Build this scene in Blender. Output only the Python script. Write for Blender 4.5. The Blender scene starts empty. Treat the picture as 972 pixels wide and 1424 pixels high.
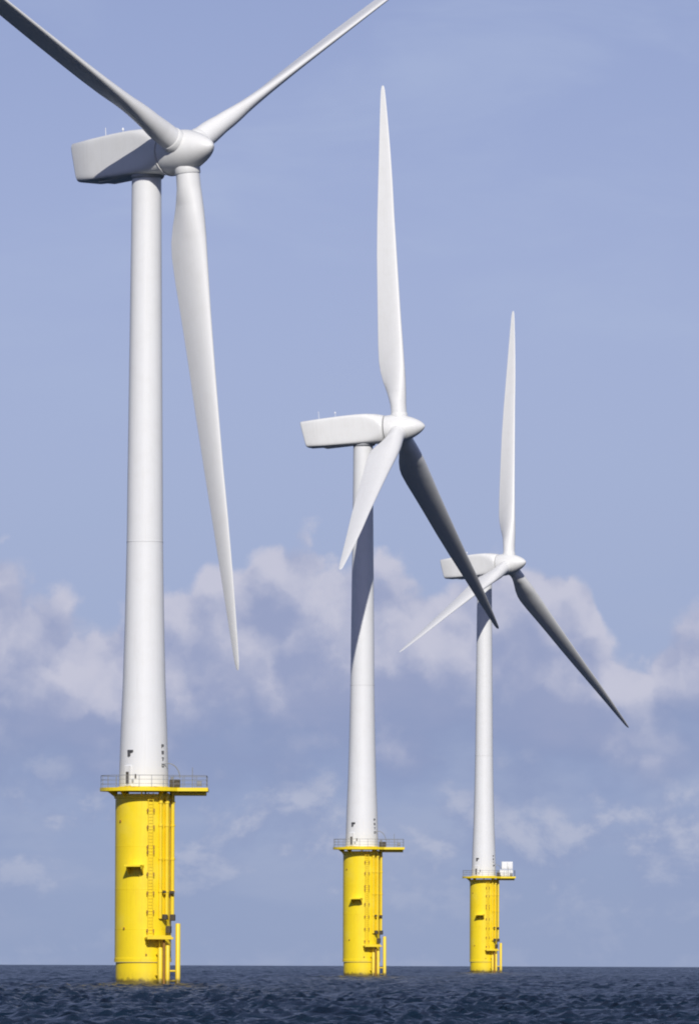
import bpy, math, random
import numpy as np
from mathutils import Matrix, Vector
random.seed(4)
scene = bpy.context.scene
col = scene.collection
PI = math.pi
R = math.radians

# ------------------------------------------------------------------ camera
PHOTO_W, PHOTO_H = 972.0, 1424.0
F_PX = 11600.0            # focal length in photo pixels (about 293 mm on a 36 mm tall frame)
EYE = 2.5                 # eye height above the water, metres
HORIZON = 1333.0          # photo row of the level direction
EARTH = 6371000.0
PITCH = math.atan((HORIZON - PHOTO_H / 2) / F_PX)
ROLL = R(0.2)
cam_data = bpy.data.cameras.new('camera')
cam = bpy.data.objects.new('camera', cam_data)
col.objects.link(cam)
cam_data.sensor_fit = 'VERTICAL'
cam_data.sensor_height = 36.0
cam_data.lens = F_PX / PHOTO_H * 36.0
cam_data.clip_start = 1.0
cam_data.clip_end = 100000.0
cam.matrix_world = (Matrix.Translation((0, 0, EYE)) @ Matrix.Rotation(PI / 2 + PITCH, 4, 'X')
                    @ Matrix.Rotation(ROLL, 4, 'Z'))
scene.camera = cam

# ------------------------------------------------------------------ sun, sky, exposure
SUN_EL, SUN_AZ = 33.0, 3.5       # degrees; azimuth to the right of straight behind the camera
S = Vector((math.sin(R(SUN_AZ)) * math.cos(R(SUN_EL)), -math.cos(R(SUN_AZ)) * math.cos(R(SUN_EL)), math.sin(R(SUN_EL))))
sun_data = bpy.data.lights.new('sun', 'SUN')
sun_data.energy = 4.05
sun_data.angle = R(0.53)
sun_data.color = (1.0, 0.965, 0.91)
sun = bpy.data.objects.new('sun', sun_data)
col.objects.link(sun)
sun.rotation_euler = (-S).to_track_quat('-Z', 'Y').to_euler()
sun.location = (0, 0, 200)
scene.cycles.caustics_reflective = False
scene.cycles.caustics_refractive = False
scene.cycles.filter_width = 2.0        # a slightly soft lens
scene.view_settings.view_transform = 'Standard'
scene.view_settings.look = 'None'
scene.view_settings.exposure = 0.0
scene.view_settings.gamma = 1.0
scene.view_settings.use_curve_mapping = False

world = bpy.data.worlds.new('World')
scene.world = world
world.use_nodes = True


class NT:
    """small node-tree writer"""
    def __init__(self, tree):
        self.t = tree
        self.t.nodes.clear()

    def n(self, kind, **kw):
        nd = self.t.nodes.new(kind)
        for k, v in kw.items():
            setattr(nd, k, v)
        return nd

    def link(self, a, b):
        self.t.links.new(a, b)

    def put(self, sock, v):
        if hasattr(v, 'is_linked') or isinstance(v, bpy.types.NodeSocket):
            self.link(v, sock)
        else:
            sock.default_value = v

    def m(self, op, a, b=None, c=None, clamp=False):
        nd = self.n('ShaderNodeMath', operation=op, use_clamp=clamp)
        self.put(nd.inputs[0], a)
        if b is not None:
            self.put(nd.inputs[1], b)
        if c is not None:
            self.put(nd.inputs[2], c)
        return nd.outputs[0]

    def v(self, op, a, b=None, scale=None):
        nd = self.n('ShaderNodeVectorMath', operation=op)
        self.put(nd.inputs[0], a)
        if b is not None:
            self.put(nd.inputs[1], b)
        if scale is not None:
            self.put(nd.inputs['Scale'], scale)
        return nd.outputs['Value'] if op in ('LENGTH', 'DOT_PRODUCT') else nd.outputs[0]

    def noise(self, vec, scale, detail=4.0, rough=0.55, lac=2.0, dist=0.0):
        nd = self.n('ShaderNodeTexNoise')
        self.put(nd.inputs['Vector'], vec)
        nd.inputs['Scale'].default_value = scale
        nd.inputs['Detail'].default_value = detail
        nd.inputs['Roughness'].default_value = rough
        nd.inputs['Lacunarity'].default_value = lac
        nd.inputs['Distortion'].default_value = dist
        return nd.outputs['Fac']

    def smooth(self, x, a, b, lo=0.0, hi=1.0):
        nd = self.n('ShaderNodeMapRange', interpolation_type='SMOOTHSTEP')
        self.put(nd.inputs[0], x)
        nd.inputs[1].default_value = a
        nd.inputs[2].default_value = b
        nd.inputs[3].default_value = lo
        nd.inputs[4].default_value = hi
        return nd.outputs[0]

    def mix(self, fac, a, b, blend='MIX'):
        nd = self.n('ShaderNodeMix', data_type='RGBA', blend_type=blend)
        self.put(nd.inputs[0], fac)
        self.put(nd.inputs[6], a)
        self.put(nd.inputs[7], b)
        return nd.outputs[2]

    def comb(self, x, y, z):
        nd = self.n('ShaderNodeCombineXYZ')
        for i, q in enumerate((x, y, z)):
            self.put(nd.inputs[i], q)
        return nd.outputs[0]


def srgb(r, g, b, k=1.0):
    f = lambda c: (c / 255 / 12.92 if c / 255 <= 0.04045 else ((c / 255 + 0.055) / 1.055) ** 2.4) * k
    return (f(r), f(g), f(b), 1.0)


SKY_STRENGTH = 0.1
LOW_SEED = 5.3
BIG_MEAN = 0.16
def build_world():
    w = NT(world.node_tree)
    k = 1.0 / SKY_STRENGTH
    sky = w.n('ShaderNodeTexSky', sky_type='NISHITA', sun_disc=False)
    sky.sun_elevation = R(SUN_EL)
    sky.sun_rotation = R(180 - SUN_AZ)
    sky.altitude = 0
    sky.air_density = 1.0
    sky.dust_density = 0.3
    sky.ozone_density = 3.0
    lift = w.n('ShaderNodeMapping')
    w.link(w.n('ShaderNodeTexCoord').outputs['Generated'], lift.inputs[0])
    lift.inputs['Location'].default_value = (0, 0, 0.07)
    lift.inputs['Scale'].default_value = (1, 1, 0.93)
    w.link(lift.outputs[0], sky.inputs[0])
    clear = w.mix(1.0, sky.outputs[0], SKY_TINT, 'MULTIPLY')
    co = w.n('ShaderNodeTexCoord').outputs['Generated']
    d = w.v('NORMALIZE', co)
    sep = w.n('ShaderNodeSeparateXYZ')
    w.link(d, sep.inputs[0])
    X, Y, Z = sep.outputs
    az = w.m('MULTIPLY', w.m('ARCTAN2', X, Y), 180 / PI)          # degrees, 0 = the way the camera looks
    el = w.m('MULTIPLY', w.m('ARCSINE', Z), 180 / PI)
    # --- lumpy noise in direction space
    warp = w.noise(d, 160, 3, 0.5)
    wv = w.v('ADD', d, w.comb(0, 0, w.m('MULTIPLY', w.m('SUBTRACT', warp, 0.5), 0.004)))
    up = (0.0012, 0, 0.0036)
    def billow(vec, scale):
        nd = w.n('ShaderNodeTexVoronoi', feature='F1')
        w.put(nd.inputs['Vector'], vec)
        nd.inputs['Scale'].default_value = scale
        nd.inputs['Detail'].default_value = 1.0
        nd.inputs['Roughness'].default_value = 0.45
        return w.m('SUBTRACT', 1.0, nd.outputs['Distance'])

    def lumps(vec):
        a = w.m('MULTIPLY', billow(vec, 105), 0.75)
        b = w.m('MULTIPLY', w.noise(vec, 85, 9, 0.55), 0.85)
        return w.m('SUBTRACT', w.m('ADD', a, b), 0.36)
    fine = w.n('ShaderNodeTexNoise')
    w.link(d, fine.inputs['Vector'])
    fine.inputs['Scale'].default_value = 420
    fine.inputs['Detail'].default_value = 5
    wv = w.v('ADD', wv, w.v('SCALE', w.v('SUBTRACT', fine.outputs['Color'], (0.5, 0.5, 0.5)), scale=0.0032))
    big = lumps(wv)
    big_up = lumps(w.v('ADD', wv, up))
    # --- height of the cloud tops against azimuth: a measured stretch inside the view, drifting noise all round
    fc = w.n('ShaderNodeFloatCurve')
    pts = [(0, 790), (45, 805), (95, 835), (150, 852), (205, 855), (250, 838), (300, 808), (345, 795), (400, 790), (470, 776),
           (530, 790), (600, 800), (660, 782), (720, 782), (775, 800), (820, 830), (845, 915), (880, 920), (920, 870), (972, 850)]
    cv = fc.mapping.curves[0]
    to_el = lambda y: math.degrees((HORIZON - y) / F_PX)
    P = [((math.degrees(math.atan((x - 486) / F_PX)) + 2.5) / 5.0, to_el(y) / 4.0) for x, y in pts]
    cv.points[0].location = P[0]
    cv.points[1].location = P[-1]
    for p in P[1:-1]:
        cv.points.new(*p)
    fc.mapping.update()
    w.put(fc.inputs['Value'], w.m('DIVIDE', w.m('ADD', az, 2.5), 5.0, clamp=True))
    h_in = w.m('MULTIPLY', fc.outputs[0], 4.0)
    h_out = w.m('ADD', 1.1, w.m('MULTIPLY', w.noise(w.comb(az, 0, 0), 0.55, 2, 0.5), 2.4))
    inside = w.smooth(w.m('ABSOLUTE', az), 2.5, 3.4, 1.0, 0.0)
    top = w.m('ADD', h_out, w.m('MULTIPLY', inside, w.m('SUBTRACT', h_in, h_out)))
    sv = w.comb(az, w.m('MULTIPLY', el, 2.3), 0)
    # --- main bank: solid below its lumpy tops, dissolving toward a flat, darker base
    over = w.m('SUBTRACT', top, el)                                # degrees below the cloud top
    f1 = w.m('MULTIPLY', w.m('SUBTRACT', big, BIG_MEAN), 0.68)
    dens = w.m('ADD', over, f1)
    a_top = w.smooth(dens, -0.03, 0.14)
    base_n = w.m('ADD', w.m('ADD', el, w.m('MULTIPLY', w.m('SUBTRACT', w.noise(sv, 0.9, 5, 0.5), 0.5), 1.5)), w.m('MULTIPLY', w.m('SUBTRACT', big, BIG_MEAN), 0.35))
    a_base = w.smooth(base_n, 0.95, 1.60, 0.25, 1.0)
    alpha = w.m('MULTIPLY', a_top, a_base)
    relief = w.m('SUBTRACT', big, big_up)
    lit = w.smooth(w.m('ADD', w.m('MULTIPLY', relief, 1.15), w.m('MULTIPLY', w.m('SUBTRACT', 0.50, dens), 0.46)), -0.36, 0.40)
    c_shade = srgb(151, 161, 195, k)
    c_lit = srgb(197, 198, 216, k)
    cloud = w.mix(lit, c_shade, c_lit)
    dark_base = w.smooth(base_n, 1.25, 2.0, 1.0, 0.0)
    cloud = w.mix(w.m('MULTIPLY', dark_base, 0.85), cloud, srgb(135, 151, 190, k))
    # --- low, hazy bands under the bank
    lv = w.comb(w.m('SUBTRACT', az, 0.62), w.m('MULTIPLY', el, 1.25), LOW_SEED)
    low = w.noise(lv, 1.5, 9, 0.58, dist=0.15)
    low_up = w.noise(w.v('ADD', lv, (0.05, 0.18, 0)), 1.5, 9, 0.58, dist=0.15)
    low_a = w.m('MULTIPLY', w.smooth(low, 0.43, 0.57), w.smooth(el, 0.2, 0.9, 0.2, 1.0))
    low_c = w.mix(w.smooth(w.m('SUBTRACT', low, low_up), -0.05, 0.14), srgb(149, 162, 196, k), srgb(192, 196, 214, k))
    haze_c = w.mix(w.smooth(el, 0.0, 1.6), srgb(140, 157, 192, k), srgb(150, 166, 202, k))
    haze_a = w.smooth(el, 1.0, 5.5, 0.85, 0.0)
    # --- thin streaks in the clear part
    st = w.noise(w.comb(w.m('MULTIPLY', az, 0.35), el, 0), 1.3, 5, 0.55, dist=0.4)
    out = w.mix(w.m('MULTIPLY', w.smooth(st, 0.45, 0.75), w.smooth(el, 20, 50, 0.5, 0.2)), clear, srgb(172, 186, 218, k))
    out = w.mix(haze_a, out, haze_c)
    layer = w.noise(w.comb(w.m('MULTIPLY', az, 0.55), w.m('MULTIPLY', el, 1.6), 7.7), 1.25, 6, 0.52, dist=0.2)
    out = w.mix(w.m('MULTIPLY', w.smooth(layer, 0.42, 0.64), w.m('MULTIPLY', w.smooth(el, 0.1, 0.7, 0.1, 0.55), w.smooth(el, 1.7, 2.6, 1.0, 0.0))), out, srgb(170, 180, 206, k))
    out = w.mix(w.m('MULTIPLY', w.m('MULTIPLY', low_a, w.smooth(el, 1.5, 2.2, 1.0, 0.0)), 0.8), out, low_c)
    out = w.mix(w.m('MULTIPLY', alpha, 0.96), out, cloud)
    bg = w.n('ShaderNodeBackground')
    w.link(out, bg.inputs[0])
    bg.inputs[1].default_value = SKY_STRENGTH
    ow = w.n('ShaderNodeOutputWorld')
    w.link(bg.outputs[0], ow.inputs[0])


SKY_TINT = (0.94, 0.72, 0.81, 1.0)
build_world()

# ------------------------------------------------------------------ materials
def principled(name):
    mat = bpy.data.materials.new(name)
    mat.use_nodes = True
    w = NT(mat.node_tree)
    b = w.n('ShaderNodeBsdfPrincipled')
    o = w.n('ShaderNodeOutputMaterial')
    w.link(b.outputs[0], o.inputs[0])
    return mat, w, b


def paint(name, base, rough=0.4, dirt=(0.5, 0.5, 0.5), amount=0.12, growth=False, streak=True):
    mat, w, b = principled(name)
    tc = w.n('ShaderNodeTexCoord')
    p = tc.outputs['Object']
    sp = w.n('ShaderNodeSeparateXYZ')
    w.link(p, sp.inputs[0])
    blot = w.noise(p, 0.7, 5, 0.6)
    c = w.mix(w.m('MULTIPLY', w.smooth(blot, 0.42, 0.75), amount), (*base, 1), (*dirt, 1))
    if streak:
        sv = w.comb(w.m('MULTIPLY', sp.outputs[0], 5.0), w.m('MULTIPLY', sp.outputs[1], 5.0), w.m('MULTIPLY', sp.outputs[2], 0.16))
        s = w.noise(sv, 1.0, 4, 0.6)
        c = w.mix(w.m('MULTIPLY', w.smooth(s, 0.52, 0.78), amount * 1.5), c, (*dirt, 1))
    if growth:
        # faded, chalky patches and thin rust runs
        c = w.mix(w.m('MULTIPLY', w.smooth(w.noise(p, 0.32, 4, 0.6), 0.48, 0.72), 0.35), c, (0.86, 0.70, 0.10, 1))
        rv = w.comb(w.m('MULTIPLY', sp.outputs[0], 3.2), w.m('MULTIPLY', sp.outputs[1], 3.2), w.m('MULTIPLY', sp.outputs[2], 0.22))
        c = w.mix(w.m('MULTIPLY', w.smooth(w.noise(rv, 1.6, 5, 0.62), 0.62, 0.76), 0.40), c, (0.34, 0.16, 0.02, 1))
        g = w.m('ADD', sp.outputs[2], w.m('MULTIPLY', w.m('SUBTRACT', w.noise(p, 2.2, 4, 0.65), 0.5), 0.9))
        c = w.mix(w.smooth(g, 0.30, 0.70, 0.9, 0.0), c, (0.06, 0.05, 0.02, 1))
        c = w.mix(w.smooth(g, 0.4, 1.6, 0.22, 0.0), c, (0.25, 0.16, 0.02, 1))
    w.link(c, b.inputs['Base Color'])
    r_ = w.m('ADD', rough - 0.06, w.m('MULTIPLY', blot, 0.14))
    w.link(r_, b.inputs['Roughness'])
    return mat


M_WHITE = paint('white_paint', (0.72, 0.725, 0.72), 0.42, (0.5, 0.48, 0.43), 0.10)
M_NACELLE = paint('white_fibreglass', (0.71, 0.71, 0.69), 0.38, (0.45, 0.43, 0.38), 0.12)
M_BLADE = paint('blade_gelcoat', (0.72, 0.72, 0.705), 0.36, (0.5, 0.48, 0.42), 0.10)
M_YELLOW = paint('yellow_paint', (0.88, 0.66, 0.012), 0.45, (0.5, 0.3, 0.02), 0.15, growth=True)
M_YELLOW_T = paint('yellow_tube_paint', (0.86, 0.62, 0.02), 0.45, (0.5, 0.3, 0.03), 0.12, growth=True)
M_STEEL = paint('galvanised_steel', (0.24, 0.25, 0.26), 0.5, (0.2, 0.18, 0.15), 0.3, streak=False)
M_DARK = paint('dark_rubber', (0.07, 0.06, 0.045), 0.6, (0.08, 0.06, 0.05), 0.3, streak=False)
M_MARK = paint('black_lettering', (0.07, 0.07, 0.075), 0.5, (0.05, 0.05, 0.05), 0.2, streak=False)
M_GREY = paint('grey_door_paint', (0.36, 0.37, 0.38), 0.45, (0.2, 0.19, 0.17), 0.2)
M_BOX = paint('container_paint', (0.78, 0.79, 0.79), 0.45, (0.4, 0.36, 0.3), 0.15)
M_ORANGE = paint('rust_primer', (0.32, 0.16, 0.03), 0.7, (0.12, 0.07, 0.03), 0.4, streak=False)


# ------------------------------------------------------------------ mesh helpers
class MB:
    def __init__(self):
        self.V, self.F, self.S = [], [], []

    def add(self, verts, faces, smooth):
        o = len(self.V)
        self.V += [tuple(v) for v in verts]
        self.F += [tuple(i + o for i in f) for f in faces]
        self.S += [smooth] * len(faces)
        return self

    def box(self, c, s, rz=0.0, bevel=0.0):
        hx, hy, hz = s[0] / 2, s[1] / 2, s[2] / 2
        b = min(bevel, hx * .9, hy * .9, hz * .9)
        ca, sa = math.cos(rz), math.sin(rz)
        if b <= 0:
            vs = [(x, y, z) for z in (-hz, hz) for x, y in ((-hx, -hy), (hx, -hy), (hx, hy), (-hx, hy))]
            fs = [(3, 2, 1, 0), (4, 5, 6, 7)] + [(i, (i + 1) % 4, 4 + (i + 1) % 4, 4 + i) for i in range(4)]
        else:
            ring = lambda d, z: [(-hx + d, -hy, z), (hx - d, -hy, z), (hx, -hy + d, z), (hx, hy - d, z), (hx - d, hy, z), (-hx + d, hy, z), (-hx, hy - d, z), (-hx, -hy + d, z)]
            inset = lambda z: [(x * (hx - b) / hx, y * (hy - b) / hy, z) for x, y, _ in ring(b, 0)]
            vs = inset(-hz) + ring(b, -hz + b) + ring(b, hz - b) + inset(hz)
            fs = [tuple(range(7, -1, -1)), tuple(range(24, 32))]
            for k in range(3):
                for i in range(8):
                    j = (i + 1) % 8
                    fs.append((k * 8 + i, k * 8 + j, k * 8 + 8 + j, k * 8 + 8 + i))
        vs = [(c[0] + x * ca - y * sa, c[1] + x * sa + y * ca, c[2] + z) for x, y, z in vs]
        return self.add(vs, fs, False)

    def lathe(self, prof, n=48, axis='z', cx=0.0, cy=0.0, smooth=True, caps=True):
        vs, fs = [], []
        # double the ring at every hard corner so that smooth shading stops there
        hard, gaps = [prof[0]], set()
        for i in range(1, len(prof)):
            hard.append(prof[i])
            if i < len(prof) - 1:
                a0 = math.atan2(prof[i][0] - prof[i - 1][0], prof[i][1] - prof[i - 1][1])
                a1 = math.atan2(prof[i + 1][0] - prof[i][0], prof[i + 1][1] - prof[i][1])
                if abs(math.remainder(a1 - a0, 2 * PI)) > 0.6:
                    gaps.add(len(hard) - 1)
                    hard.append(prof[i])
        prof = hard
        for r, h in prof:
            for i in range(n):
                a = 2 * PI * i / n
                vs.append((cx + r * math.cos(a), cy + r * math.sin(a), h) if axis == 'z' else (h, r * math.cos(a), r * math.sin(a)))
        for k in range(len(prof) - 1):
            if k in gaps:
                continue
            for i in range(n):
                j = (i + 1) % n
                fs.append((k * n + i, k * n + j, (k + 1) * n + j, (k + 1) * n + i))
        self.add(vs, fs, smooth)
        if caps:
            self.cap(vs[:n])
            self.cap(vs[-n:])
        return self

    def cap(self, ring):
        return self.add(ring, [tuple(range(len(ring)))], False)

    def tube(self, pts, r, n=10):
        pts = [Vector(p) for p in pts]
        vs, fs = [], []
        for i, p in enumerate(pts):
            t = (pts[min(i + 1, len(pts) - 1)] - pts[max(i - 1, 0)]).normalized()
            a = Vector((0, 0, 1)) if abs(t.z) < .9 else Vector((1, 0, 0))
            u = t.cross(a).normalized()
            v = t.cross(u).normalized()
            rr = r[i] if isinstance(r, (list, tuple)) else r
            for k in range(n):
                q = 2 * PI * k / n
                vs.append(p + (u * math.cos(q) + v * math.sin(q)) * rr)
        for i in range(len(pts) - 1):
            for k in range(n):
                j = (k + 1) % n
                fs.append((i * n + k, i * n + j, (i + 1) * n + j, (i + 1) * n + k))
        self.add(vs, fs, True)
        return self.cap(vs[:n]).cap(vs[-n:])

    def prism(self, outline, z0, z1):
        n = len(outline)
        vs = [(x, y, z0) for x, y in outline] + [(x, y, z1) for x, y in outline]
        fs = [tuple(range(n - 1, -1, -1)), tuple(range(n, 2 * n))] + [(i, (i + 1) % n, n + (i + 1) % n, n + i) for i in range(n)]
        return self.add(vs, fs, False)

    def build(self, name, mat, parent=None):
        me = bpy.data.meshes.new(name)
        me.from_pydata(self.V, [], self.F)
        me.polygons.foreach_set('use_smooth', self.S)
        me.materials.append(mat)
        me.update()
        import bmesh
        bm = bmesh.new()
        bm.from_mesh(me)
        bmesh.ops.recalc_face_normals(bm, faces=bm.faces)
        bm.to_mesh(me)
        bm.free()
        ob = bpy.data.objects.new(name, me)
        col.objects.link(ob)
        if parent:
            ob.parent = parent
        return ob


def on_cyl(r, ang):
    """point on a cylinder; ang in degrees, 0 = the side facing the camera, positive to the right"""
    return (r * math.sin(R(ang)), -r * math.cos(R(ang)))


# ------------------------------------------------------------------ the sea: one sheet following the earth's curve past the horizon
def build_sea():
    half = 3.3
    dense = np.linspace(-half, half, 330)
    side = half + (180 - half) * (np.linspace(0, 1, 46)[1:]) ** 3.2
    ang = np.radians(np.concatenate([-side[::-1], dense, side]))
    radii = [1.0]
    while radii[-1] < 280:
        radii.append(radii[-1] * 1.013 + 0.05)
    while radii[-1] < 9500:
        r = radii[-1]
        radii.append(r + max(0.30, 0.00135 * r))
    radii = np.array(radii)
    nr, na = len(radii), len(ang)
    rr, aa = np.meshgrid(radii, ang, indexing='ij')
    x = rr * np.sin(aa)
    y = rr * np.cos(aa)
    dr = np.gradient(radii)[:, None] * np.ones((1, na))
    da = rr * np.gradient(ang)[None, :]
    z = np.zeros_like(x)
    hx = np.zeros_like(x)
    hy = np.zeros_like(x)
    rng = np.random.default_rng(11)
    n = 84
    lam = np.exp(rng.uniform(np.log(1.0), np.log(22.0), n))
    main = math.radians(205)           # running toward the camera and to the left
    for i in range(n):
        L = lam[i]
        k = 2 * PI / L
        spread = 1.0 if L < 7 else 0.65
        th = main + rng.normal() * spread
        kx, ky = math.sin(th) * k, math.cos(th) * k
        amp = WAVE * 0.0162 * L ** 0.52 * (0.6 + 0.4 * math.exp(-(L / 6.0) ** 2)) * math.exp(-(L / 17.0) ** 2)
        # samples per wave along the grid directions; fade what the grid cannot carry
        kr = np.abs(kx * np.sin(aa) + ky * np.cos(aa)) * dr
        ka = np.abs(kx * np.cos(aa) - ky * np.sin(aa)) * da
        wgt = np.clip((2.7 - np.maximum(kr, ka)) / 0.8, 0, 1)
        ph = kx * x + ky * y + rng.uniform(0, 2 * PI)
        z += amp * wgt * np.cos(ph)
        s = amp * wgt * np.sin(ph) * 0.9
        hx -= s * kx / k
        hy -= s * ky / k
    # gusts: patches of rougher and calmer water
    g = 1 + 0.25 * np.sin(x / 31 + 1.3 * np.sin(y / 90)) * np.sin(y / 140 + 1.1 * np.sin(x / 60 + .7))
    near = np.clip((rr - 6) / 40, 0, 1)
    z = z * g * near - rr ** 2 / (2 * EARTH)
    x = x + hx * near
    y = y + hy * near
    co = np.stack([x, y, z], -1).reshape(-1, 3)
    i = np.arange(nr - 1)[:, None] * na
    j = np.arange(na - 1)[None, :]
    q = np.stack([i + j, i + j + na, i + j + na + 1, i + j + 1], -1).reshape(-1, 4)
    # normals up: order (r,a),(r,a+1),(r+1,a+1),(r+1,a) seen from above is clockwise for a measured clockwise
    me = bpy.data.meshes.new('sea')
    me.vertices.add(len(co))
    me.vertices.foreach_set('co', co.astype(np.float32).ravel())
    me.loops.add(q.size)
    me.loops.foreach_set('vertex_index', q.astype(np.int32).ravel())
    me.polygons.add(len(q))
    me.polygons.foreach_set('loop_start', np.arange(0, q.size, 4, dtype=np.int32))
    me.polygons.foreach_set('use_smooth', np.ones(len(q), dtype=bool))
    me.update(calc_edges=True)
    if me.polygons[len(q) // 2].normal.z < 0:
        me.flip_normals()
    mat, w, b = principled('sea_water')
    geo = w.n('ShaderNodeNewGeometry')
    p = geo.outputs['Position']
    b.inputs['IOR'].default_value = 1.333
    patch = w.noise(p, 0.012, 3, 0.5)
    w.link(w.mix(w.smooth(patch, 0.35, 0.65), (0.006, 0.016, 0.032, 1), (0.010, 0.022, 0.040, 1)), b.inputs['Base Color'])
    b.inputs['Roughness'].default_value = 0.24
    b.inputs['Specular IOR Level'].default_value = 0.20
    rip = w.m('ADD', w.m('MULTIPLY', w.noise(p, 0.11, 3, 0.6), 3.2), w.m('ADD', w.m('MULTIPLY', w.noise(p, 0.55, 4, 0.6), 0.9), w.m('MULTIPLY', w.noise(p, 2.1, 4, 0.6), 0.28)))
    bump = w.n('ShaderNodeBump')
    bump.inputs['Strength'].default_value = 1.0
    bump.inputs['Distance'].default_value = 0.9
    w.link(rip, bump.inputs['Height'])
    w.link(bump.outputs[0], b.inputs['Normal'])
    me.materials.append(mat)
    ob = bpy.data.objects.new('sea', me)
    col.objects.link(ob)
    ob['kind'] = 'structure'
    ob['label'] = 'dark navy choppy sea reaching to the horizon'
    return ob


WAVE = 0.88
build_sea()

# ------------------------------------------------------------------ turbine: foundation, platform, tower (shared by all three)
DECK = 18.75
R_TP = 2.70


def make_base(root):
    # transition piece: wide sleeve over a slightly narrower lower pile
    m = MB().lathe([(2.60, -4.0), (2.60, 2.12)], 64, caps=False)
    tp = MB().lathe([(2.58, 2.14), (2.74, 2.14), (2.74, 2.50), (R_TP, 2.54), (R_TP, 17.75), (2.82, 17.80), (2.82, 18.22)], 72).build('transition_piece', M_YELLOW, root)
    m.build('lower_pile', M_YELLOW, tp)
    # weld seams
    for z in (5.3, 9.1, 13.2):
        MB().lathe([(R_TP, z - .035), (R_TP + .018, z), (R_TP, z + .035)], 64, caps=False).build('weld_seam', M_YELLOW, tp)
    # ladder with stand-off brackets
    lx, ly = on_cyl(R_TP + .28, 15)
    tx, ty = math.cos(R(15)), math.sin(R(15))
    lad = MB()
    for s in (-.24, .24):
        lad.tube([(lx + tx * s, ly + ty * s, 4.6), (lx + tx * s, ly + ty * s, 18.3)], .042, 8)
    z = 4.75
    while z < 18.2:
        lad.tube([(lx - tx * .24, ly - ty * .24, z), (lx + tx * .24, ly + ty * .24, z)], .02, 6)
        z += .3
    lad.build('ladder', M_YELLOW_T, tp)
    for z in (5.1, 6.9, 8.7, 10.5, 12.6, 13.1, 15.0, 16.6):
        for s in (-.30, .30):
            br = MB()
            ix, iy = on_cyl(R_TP - .02, 15)
            br.box((ix + tx * s + (lx - ix) * .55, iy + ty * s + (ly - iy) * .55, z), (.08, .42, .16), R(15))
            br.box((lx + tx * s, ly + ty * s, z + .02), (.13, .10, .34), R(15))
            br.build('ladder_bracket', M_ORANGE, tp)
    # vertical cable tubes up the right-hand side
    for a, off, r, z0, z1 in ((37, .12, .17, 6.3, 18.3), (52, .20, .20, 6.6, 18.3), (70, .30, .19, 6.1, 18.3)):
        x, y = on_cyl(R_TP + off, a)
        t = MB().tube([(x, y, z0), (x, y, z1)], r, 14)
        t.build('cable_tube', M_YELLOW_T, tp)
        for z in (8.9, 12.0, 15.2, 17.4):
            cx_, cy_ = on_cyl(R_TP + off / 2, a)
            MB().lathe([(r + .05, z - .09), (r + .05, z + .09)], 14, cx=x, cy=y).build('tube_clamp', M_YELLOW_T, tp)
    # dark bumper blocks on the boat landing
    for a, z, sx, sz in ((41, 8.85, .18, .28), (62, 8.8, .22, .32), (43, 6.45, .34, .52), (66, 6.4, .34, .62), (53, 5.25, .40, .70)):
        x, y = on_cyl(R_TP + .42, a)
        MB().box((x, y, z), (sx, .5, sz), R(a), .05).build('bumper_block', M_DARK, tp)
    # small hooded bracket high on the front
    a = -14
    x, y = on_cyl(R_TP + .66, a)
    hood = MB()
    hood.box((x, y, 11.32), (1.62, 1.45, .20), R(a), .02)
    for s in (-1, 1):
        ex, ey = x + s * .72 * math.cos(R(a)), y + s * .72 * math.sin(R(a))
        ix, iy = on_cyl(R_TP - .05, a)
        ix += s * .72 * math.cos(R(a))
        iy += s * .72 * math.sin(R(a))
        hood.add([(ix - .03, iy, 10.5), (ix + .03, iy, 10.5), (ix + .03, iy, 11.21), (ix - .03, iy, 11.21),
                  (ex - .03, ey - .4, 11.05), (ex + .03, ey - .4, 11.05), (ex + .03, ey - .4, 11.21), (ex - .03, ey - .4, 11.21)],
                 [(0, 1, 2, 3), (4, 5, 6, 7), (0, 1, 5, 4), (3, 2, 6, 7), (1, 2, 6, 5), (0, 3, 7, 4)], False)
    hood.build('support_bracket', M_YELLOW, tp)
    # rest platform above the boat landing
    a = 27
    x, y = on_cyl(R_TP + .55, a)
    rp = MB().box((x + .10, y, 4.42), (2.55, 1.30, .22), R(a * .55), .02)
    rp.box((x + .10, y - .62, 4.62), (2.5, .05, .14), R(a * .55))
    rp.build('rest_platform', M_YELLOW_T, tp)
    for s in (-1.0, .2):
        MB().tube([(x + s, y + .7, 3.3), (x + s * .95, y - .35, 4.32)], .07, 8).build('platform_strut', M_YELLOW_T, tp)
    # boat landing: two fender tubes, horizontal ties, one tall outer pole
    for px, py, r, z1 in ((1.72, -2.98, .24, 3.55), (2.42, -2.72, .22, 3.75)):
        MB().tube([(px, py, -4), (px, py, z1 - .1), (px, py, z1)], [r, r, r * .8], 16).build('fender_tube', M_YELLOW_T, tp)
        for z in (.9, 2.9):
            d = math.hypot(px, py)
            MB().tube([(px, py, z), (px * 2.5 / d, py * 2.5 / d, z)], .11, 10).build('fender_tie', M_YELLOW_T, tp)
    MB().tube([(2.08, -2.80, -4), (2.08, -2.80, 4.3)], .12, 10).build('landing_ladder', M_ORANGE, tp)
    MB().tube([(3.36, -.95, -4), (3.36, -.95, 5.78), (3.36, -.95, 5.85)], [.24, .24, .19], 16).build('outer_fender_pole', M_YELLOW_T, tp)
    for z in (.35, 1.3):
        MB().tube([(3.36, -.95, z), (2.5, -.75, z)], .10, 10).build('fender_tie', M_YELLOW_T, tp)
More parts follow.
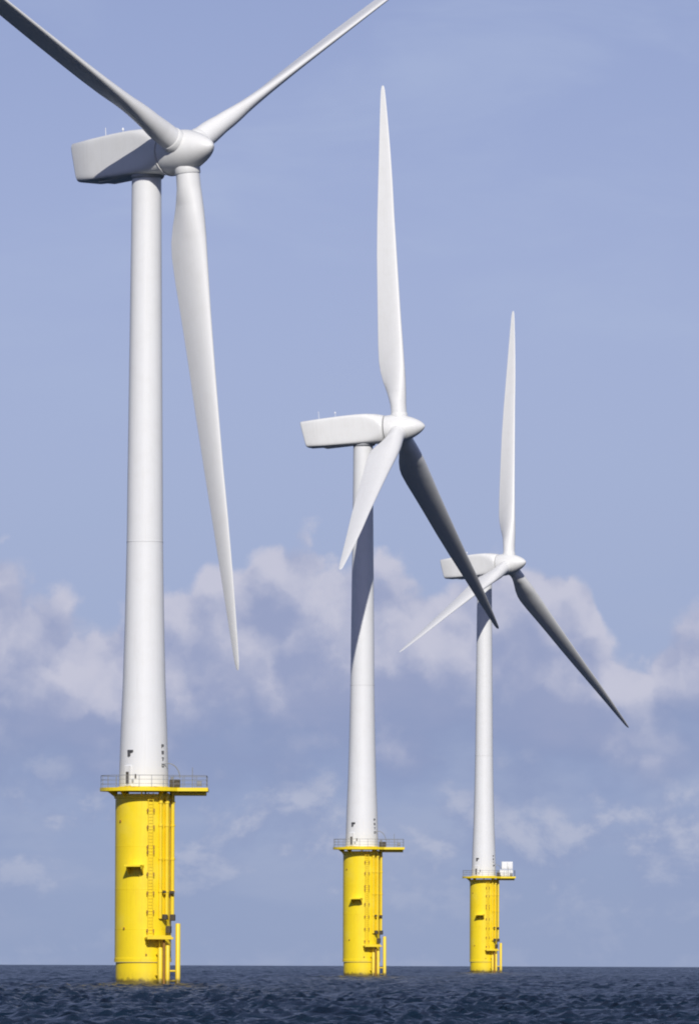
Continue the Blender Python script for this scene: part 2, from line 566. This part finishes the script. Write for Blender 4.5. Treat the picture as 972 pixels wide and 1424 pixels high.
    # small lifting eyes
    for a, z in ((-40, 5.35), (8, 2.85), (-52, 15.6)):
        x, y = on_cyl(R_TP + .05, a)
        MB().box((x, y, z), (.14, .16, .2), R(a), .02).build('lifting_eye', M_ORANGE, tp)

    # ---- platform
    Rp = 4.15
    out = []
    for i in range(40):
        a = R(38) + (2 * PI - R(76)) * i / 39
        out.append((Rp * math.cos(a), Rp * math.sin(a)))
    ext = [(6.15, -Rp * math.sin(R(38))), (6.15, Rp * math.sin(R(38)))]
    outline = [ext[1]] + out + [ext[0]]
    pl = MB().prism(outline, DECK - .14, DECK).build('platform', M_YELLOW, root)
    # edge beam
    eb = MB()
    n = len(outline)
    for i in range(n):
        p, q = Vector((*outline[i], 0)), Vector((*outline[(i + 1) % n], 0))
        d = q - p
        c = (p + q) / 2
        deep = .34
        eb.box((c.x, c.y, DECK + .06 - deep / 2), (d.length + .06, .09, deep), math.atan2(d.y, d.x))
    eb.build('edge_beam', M_YELLOW, pl)
    for y in (-1.3, 1.3):
        MB().box((4.35, y, DECK - .40), (3.3, .18, .5)).build('deck_beam', M_YELLOW, pl)
    for k in range(10):
        a = -110 + 36 * k
        x0, y0 = on_cyl(R_TP, a)
        x1, y1 = on_cyl(3.55, a)
        g = MB()
        ta = Vector((math.cos(R(a)), math.sin(R(a)), 0)) * .05
        p = [Vector((x0, y0, DECK - .95)), Vector((x0, y0, DECK - .15)), Vector((x1, y1, DECK - .15)), Vector((x1, y1, DECK - .32))]
        g.add([v - ta for v in p] + [v + ta for v in p], [(0, 1, 2, 3), (7, 6, 5, 4)] + [(i, (i + 1) % 4, 4 + (i + 1) % 4, 4 + i) for i in range(4)], False)
        g.build('gusset', M_YELLOW, pl)
    # railing: posts and rails along the outline
    pts = [Vector((*p, 0)) for p in outline] + [Vector((*outline[0], 0))]
    seg = [(pts[i + 1] - pts[i]).length for i in range(len(pts) - 1)]
    total = sum(seg)
    nposts = 26

    def along(s):
        for i, L in enumerate(seg):
            if s <= L or i == len(seg) - 1:
                return pts[i].lerp(pts[i + 1], min(1, s / L)) * .985
            s -= L
    post_me = None
    for i in range(nposts):
        p = along(total * i / nposts)
        if post_me is None:
            o = MB().tube([(0, 0, 0), (0, 0, 1.22)], .024, 8).build('railing_post', M_STEEL, pl)
            post_me = o.data
        else:
            o = bpy.data.objects.new('railing_post', post_me)
            col.objects.link(o)
            o.parent = pl
        o.location = (p.x, p.y, DECK)
    for z, nm, r in ((1.22, 'top_rail', .026), (.82, 'middle_rail', .016), (.42, 'middle_rail', .016)):
        MB().tube([(*(q * .985).xy, DECK + z) for q in pts], r, 8).build(nm, M_STEEL, pl)
    MB().prism([(x * 1.0, y * 1.0) for x, y in outline], DECK + .01, DECK + .02).build('deck_grating', M_YELLOW, pl)
    # davit crane beside the tower
    dv = MB().tube([(2.75, -1.3, DECK), (2.75, -1.3, DECK + 1.1)], .14, 12).build('davit_crane', M_STEEL, pl)
    arc = [(2.75 + .1 + 1.15 * math.sin(t) - .5, -1.3, DECK + .95 + 1.45 * math.cos(t)) for t in np.linspace(-.3, 1.55, 12)]
    cr = MB().tube(arc, .05, 8)
    dv_arm = cr.build('davit_arm', M_STEEL, pl)
    MB().box((3.02, -1.45, DECK + .48), (.95, .6, .78), .2, .06).build('winch_box', M_DARK, pl)
    MB().tube([(4.7, -1.9, DECK), (4.7, -1.9, DECK + 2.0)], .035, 8).build('aerial_mast', M_STEEL, pl)
    MB().box((5.35, -2.2, DECK + .45), (.5, .3, .5), 0, .03).build('control_cabinet', M_STEEL, pl)

    # ---- tower
    prof = [(2.36, DECK + .02), (2.34, DECK + 1.5), (2.31, DECK + 3.0), (2.23, 24.4), (2.06, 28.5), (1.92, 33.5), (1.82, 38.0), (1.745, 42.4)]
    tw = MB().lathe(prof, 96).build('tower', M_WHITE, root)
    MB().lathe([(1.742, 42.45), (1.70, 48.0), (1.62, 56.0), (1.54, 64.0), (1.46, 72.0), (1.42, 77.9)], 96).build('upper_section', M_WHITE, tw)
    MB().lathe([(1.745, 42.36), (1.757, 42.38), (1.757, 42.50), (1.742, 42.52)], 96, caps=False).build('flange_ring', M_WHITE, tw)
    for z, r in ((30.6, 2.000), (53.8, 1.642), (65.6, 1.524)):
        MB().lathe([(r, z - .03), (r + .004, z - .02), (r + .004, z + .02), (r, z + .03)], 96, caps=False).build('weld_ring', M_WHITE, tw)
    MB().lathe([(2.38, DECK + .021), (2.50, DECK + .022), (2.50, DECK + .16), (2.36, DECK + .18)], 72, caps=False).build('base_flange', M_YELLOW, tw)
    # door with canopy lamp
    a = -38
    x, y = on_cyl(2.33, a)
    dr = MB().box((x, y, DECK + 1.2), (.85, .18, 2.0), R(a), .05).build('door', M_WHITE, tw)
    x2, y2 = on_cyl(2.45, a)
    MB().box((x2 - .02, y2, DECK + 1.0), (.34, .05, 1.15), R(a), .01).build('door_slit', M_DARK, tw)  # narrow dark strip set on the face of the door
    x2, y2 = on_cyl(2.34, a + 3)
    lamp = MB().box((x2 + .12, y2, DECK + 3.55), (.62, .28, .24), R(a), .03)
    lamp.box((x2 - .02, y2, DECK + 3.28), (.26, .22, .42), R(a), .03)
    lamp.build('door_lamp', M_MARK, tw)
    x2, y2 = on_cyl(2.36, -18)
    MB().box((x2, y2, DECK + 1.15), (.14, .12, .42), R(-18), .02).build('switch_box', M_DARK, tw)
    x2, y2 = on_cyl(2.37, -25)
    MB().box((x2, y2, DECK + .7), (.2, .12, .3), R(-25), .02).build('switch_box', M_GREY, tw)
    # four dark identification characters in a column on the right
    shapes = [[(-.13, .0, .09, .36), (.03, .12, .24, .09), (.03, -.03, .24, .09), (.13, .06, .07, .2)],
              [(-.12, 0, .09, .34), (.02, .13, .24, .08), (.02, 0, .24, .08), (.02, -.13, .24, .08), (.12, .07, .07, .12), (.12, -.07, .07, .12)],
              [(0, .12, .28, .09), (.05, .02, .1, .14), (0, -.1, .1, .16)],
              [(-.12, 0, .09, .34), (.12, 0, .09, .34), (0, .13, .16, .08), (0, -.13, .16, .08)]]
    for i, sh in enumerate(shapes):
        zz = DECK + 4.05 - i * .62
        g = MB()
        for dx, dz, sx, sz in sh:
            rz_ = float(np.interp(zz, [q[1] for q in prof], [q[0] for q in prof])) - .005
            x2, y2 = on_cyl(rz_, 53 + math.degrees(dx / 2.3))
            g.box((x2, y2, zz + dz), (sx, .06, sz), R(53))
        g.build('painted_character', M_MARK, tw)


# ------------------------------------------------------------------ turbine: nacelle, spinner, blades (local X = rotor axis, upwind)
def sup(hw, zt, zb, n, k=40):
    zc, hz = (zt + zb) / 2, (zt - zb) / 2
    r = []
    for i in range(k):
        a = 2 * PI * (i + .5) / k
        c, s = math.cos(a), math.sin(a)
        r.append((hw * math.copysign(abs(c) ** (2 / n), c), zc + hz * math.copysign(abs(s) ** (2 / n), s)))
    return r


def nacelle_stations():
    return [(-9.00, 1.55, 2.30, -1.05, 6, .65), (-8.96, 1.74, 2.48, -1.27, 8, .65), (-8.80, 1.82, 2.54, -1.36, 10, .65), (-6.0, 1.92, 2.64, -1.48, 11, .5),
          (-3.0, 1.98, 2.70, -1.58, 11, .3), (-.5, 1.99, 2.70, -1.64, 10, .2), (1.0, 1.99, 2.64, -1.72, 7, .05), (2.2, 2.02, 2.50, -1.84, 4, 0),
          (3.0, 2.08, 2.32, -1.98, 2.7, 0), (3.36, 2.10, 2.18, -2.06, 2.15, 0), (3.46, 2.02, 2.06, -2.02, 2, 0)]


def nacelle_mesh():
    st = nacelle_stations()
    k = 72
    m = MB()
    vs, fs = [], []
    for x, hw, zt, zb, n, sh in st:
        for y, z in sup(hw, zt, zb, n, k):
            vs.append((x + sh * (zt - z) / (zt - zb), y, z))
    for s in range(len(st) - 1):
        for i in range(k):
            j = (i + 1) % k
            fs.append((s * k + i, s * k + j, (s + 1) * k + j, (s + 1) * k + i))
    m.add(vs, fs, True)
    return m.cap(vs[:k]).cap(vs[-k:])


def spinner_mesh():
    prof = [(1.90, 3.52), (2.12, 3.60), (2.15, 4.0), (2.12, 4.8), (2.04, 5.6), (1.91, 6.3), (1.68, 6.95), (1.45, 7.55), (1.18, 8.1), (.88, 8.6), (.58, 8.98), (.30, 9.22), (.10, 9.33), (.02, 9.35)]
    return MB().lathe(prof, 64, axis='x')


def blade_mesh():
    # r, chord, thickness ratio, share of chord ahead of the pitch axis, twist (deg)
    tab = [(1.2, 2.28, 1.0, .5, -14), (2.6, 2.28, 1.0, .5, -14), (3.6, 2.36, .95, .49, -14), (5.2, 2.95, .66, .43, -14), (7.0, 3.62, .46, .37, -13.5), (8.6, 4.0, .34, .34, -13),
           (10.0, 4.10, .29, .325, -12), (12.5, 3.98, .245, .32, -10), (16, 3.68, .215, .32, -7.5), (20, 3.40, .195, .325, -5), (25.5, 3.05, .175, .33, -2.5),
           (31, 2.60, .16, .35, -1), (36, 2.18, .15, .40, 0), (41, 1.68, .145, .44, .5), (45, 1.22, .14, .46, 1), (48, .84, .14, .47, 1), (49.4, .62, .14, .48, 1), (50.0, .38, .15, .50, 1), (50.2, .12, .2, .55, 1)]
    T = np.array(tab)
    rs = np.unique(np.concatenate([np.linspace(1.2, 12, 26), np.linspace(12, 50.2, 44), T[:, 0]]))
    k = 40
    vs, fs = [], []
    for r in rs:
        c, tr, fw, tw = (np.interp(r, T[:, 0], T[:, i]) for i in (1, 2, 3, 4))
        circ = min(1, max(0, (tr - .36) / .6))
        circ = circ * circ * (3 - 2 * circ)
        bend = 0.55 * (r / 50.0) ** 2
        ca, sa = math.cos(R(tw)), math.sin(R(tw))
        for i in range(k):
            t = 2 * PI * i / k
            xc = (1 - math.cos(t)) / 2                     # 0 = leading edge, 1 = trailing edge
            sgn = 1 if t < PI else -1
            yt = 5 * tr * (.2969 * math.sqrt(xc) - .126 * xc - .3516 * xc ** 2 + .2843 * xc ** 3 - .1036 * xc ** 4)
            camber = .03 * 4 * xc * (1 - xc) * (1 - circ)
            ya = sgn * yt + camber
            yc = .5 * math.sin(t)
            X = (fw - xc) * c
            Y = ((1 - circ) * ya + circ * yc * tr) * c
            vs.append((X * ca - Y * sa + bend, X * sa + Y * ca, r))
    n = len(rs)
    for s in range(n - 1):
        for i in range(k):
            j = (i + 1) % k
            fs.append((s * k + i, s * k + j, (s + 1) * k + j, (s + 1) * k + i))
    return MB().add(vs, fs, True).cap(vs[:k]).cap(vs[-k:])


def shared(cache, name, fn, mat, parent, mw):
    if name in cache:
        o = bpy.data.objects.new(name, cache[name])
        col.objects.link(o)
        o.parent = parent
    else:
        o = fn().build(name, mat, parent)
        cache[name] = o.data
    o.matrix_local = mw
    return o


CACHE = {}
I4 = Matrix.Identity(4)


def make_head(root, yaw, az, tilt, cone, hh, ov, reach):
    head = Matrix.Translation((0, 0, hh)) @ Matrix.Rotation(-R(yaw), 4, 'Z') @ Matrix.Rotation(-R(tilt), 4, 'Y')
    nc = shared(CACHE, 'nacelle', nacelle_mesh, M_NACELLE, root, head)
    sh = lambda name, fn, mat: shared(CACHE, name, fn, mat, nc, I4)
    sh('yaw_collar', lambda: MB().lathe([(1.50, -2.0), (1.62, -1.85), (1.62, -1.45)], 48), M_GREY)
    sh('wind_mast', lambda: MB().tube([(-6.7, .9, 2.5), (-6.7, .9, 3.95)], .035, 8), M_WHITE)
    sh('aviation_lamp', lambda: MB().tube([(-4.2, .9, 2.55), (-4.2, .9, 3.35)], .03, 8).lathe([(.10, 3.35), (.12, 3.45), (.08, 3.6)], 12, cx=-4.2, cy=.9), M_WHITE)
    def band(x, e=0.012):
        def mk():
            st = nacelle_stations()
            X = [q[0] for q in st]
            f = lambda xx, i: float(np.interp(xx, X, [q[i] for q in st]))
            ring = []
            for xx, g in ((x - .035, e), (x + .035, e)):
                zt, zb, shr = f(xx, 2) + g, f(xx, 3) - g, f(xx, 5)
                ring.append([(xx + shr * (zt - z) / (zt - zb), y, z) for y, z in sup(f(xx, 1) + g, zt, zb, f(xx, 4), 72)])
            m = MB()
            k = 72
            return m.add(ring[0] + ring[1], [(i, (i + 1) % k, k + (i + 1) % k, k + i) for i in range(k)], True)
        return mk
    for q, xx in enumerate((-5.2, -1.6)):
        o = sh('panel_seam' + 'ab'[q], band(xx), M_NACELLE)
        o.name = 'panel_seam'
    sh('roof_hatch', lambda: MB().box((-2.6, 0, 2.70), (2.2, 1.6, .10), 0, .03), M_NACELLE)
    sh('belly_cover', lambda: MB().box((-3.6, 0, -1.60), (4.6, 2.2, .14), 0, .05), M_NACELLE)
    sh('front_ring', lambda: MB().lathe([(2.0, 3.30), (2.19, 3.32), (2.19, 3.44), (1.98, 3.46)], 64, axis='x'), M_NACELLE)
    hub = shared(CACHE, 'spinner', spinner_mesh, M_NACELLE, root, head)
    for k in range(3):
        mb = head @ Matrix.Translation((ov, 0, 0)) @ Matrix.Rotation(R(az + 120 * k), 4, 'X') @ Matrix.Rotation(R(cone), 4, 'Y')
        shared(CACHE, 'blade', blade_mesh, M_BLADE, root, mb @ Matrix.Diagonal((1, 1, reach, 1)))
        shared(CACHE, 'root_collar', lambda: MB().lathe([(1.20, 1.4), (1.235, 1.5), (1.235, 2.20), (1.19, 2.27), (1.13, 2.28)], 40, caps=False), M_NACELLE, hub,
               Matrix.Translation((ov, 0, 0)) @ Matrix.Rotation(R(az + 120 * k), 4, 'X') @ Matrix.Rotation(R(cone), 4, 'Y'))


def copy_children(src, dst):
    for ch in list(src.children):
        c = ch.copy()
        col.objects.link(c)
        c.parent = dst
        copy_children(ch, c)


def at_column(px, dist):
    """where the photo column px meets a vertical plane dist metres out, at the waterline"""
    dirv = cam.matrix_world.to_3x3() @ Vector((px - PHOTO_W / 2, -(1355 - PHOTO_H / 2), -F_PX))
    return Vector((dirv.x * dist / dirv.y, dist, -dist * dist / (2 * EARTH)))


# photo column of the base, distance (from size: all three are the same type), yaw, rotor azimuth, tilt, cone
TURBINES = [
    (199.0, 800, 46.4, 182.5, 3.8, 1.6, 79.4, 'nearest and tallest white wind turbine on the left, one blade pointing straight down'),
    (502.5, 1216, 15.3, -3.2, 5.5, 0.9, 79.3, 'middle white wind turbine, its blade shadow falling dark across the upper tower'),
    (672.0, 1632, 31.1, -8.0, 5.4, 1.0, 79.3, 'farthest and smallest white wind turbine on the right, white boxes on its yellow platform'),
]
roots = []
for i, (px, dist, yaw, az, tilt, cone, hh, label) in enumerate(TURBINES):
    root = bpy.data.objects.new('wind_turbine', None)
    col.objects.link(root)
    root.location = at_column(px, dist)
    root['label'] = label
    root['category'] = 'wind turbine'
    root['group'] = 'offshore wind turbines on yellow foundations'
    if i == 0:
        make_base(root)
        base_children = list(root.children)
    else:
        for ch in base_children:
            c = ch.copy()
            col.objects.link(c)
            c.parent = root
            copy_children(ch, c)
    make_head(root, yaw, az, tilt, cone, hh, 5.55, 1.0 if i == 0 else 1.013)
    roots.append(root)

# ------------------------------------------------------------------ two white equipment boxes on the far turbine's platform
def container(z, cx, sx, sy, sz, label):
    base = roots[2].location
    root = bpy.data.objects.new('equipment_box', None)
    col.objects.link(root)
    root.location = (base.x + cx, base.y - .6, base.z + z)
    root['label'] = label
    root['category'] = 'equipment box'
    root['group'] = 'white boxes on the far platform'
    MB().box((0, 0, .12 + (sz - .12) / 2), (sx, sy, sz - .12), 0, .04).build('body', M_BOX, root)
    for s in (-1, 1):
        MB().box((s * sx * .36, 0, .06), (.16, sy * .96, .118)).build('skid', M_STEEL, root)
    for s in (-.28, .28):
        MB().box((s * sx, -sy / 2 - .012, sz * .55), (sx * .36, .03, sz * .62), 0, .01).build('door_panel', M_BOX, root)
    MB().box((0, -sy / 2 - .02, sz * .5), (.05, .05, sz * .7)).build('lock_bar', M_STEEL, root)


container(DECK + .025, 4.38, 2.55, 2.2, 1.38, 'lower white equipment box standing on the far turbine platform')
container(DECK + .025 + 1.39, 4.55, 2.15, 2.0, 1.55, 'upper white equipment box stacked on another on the far platform')
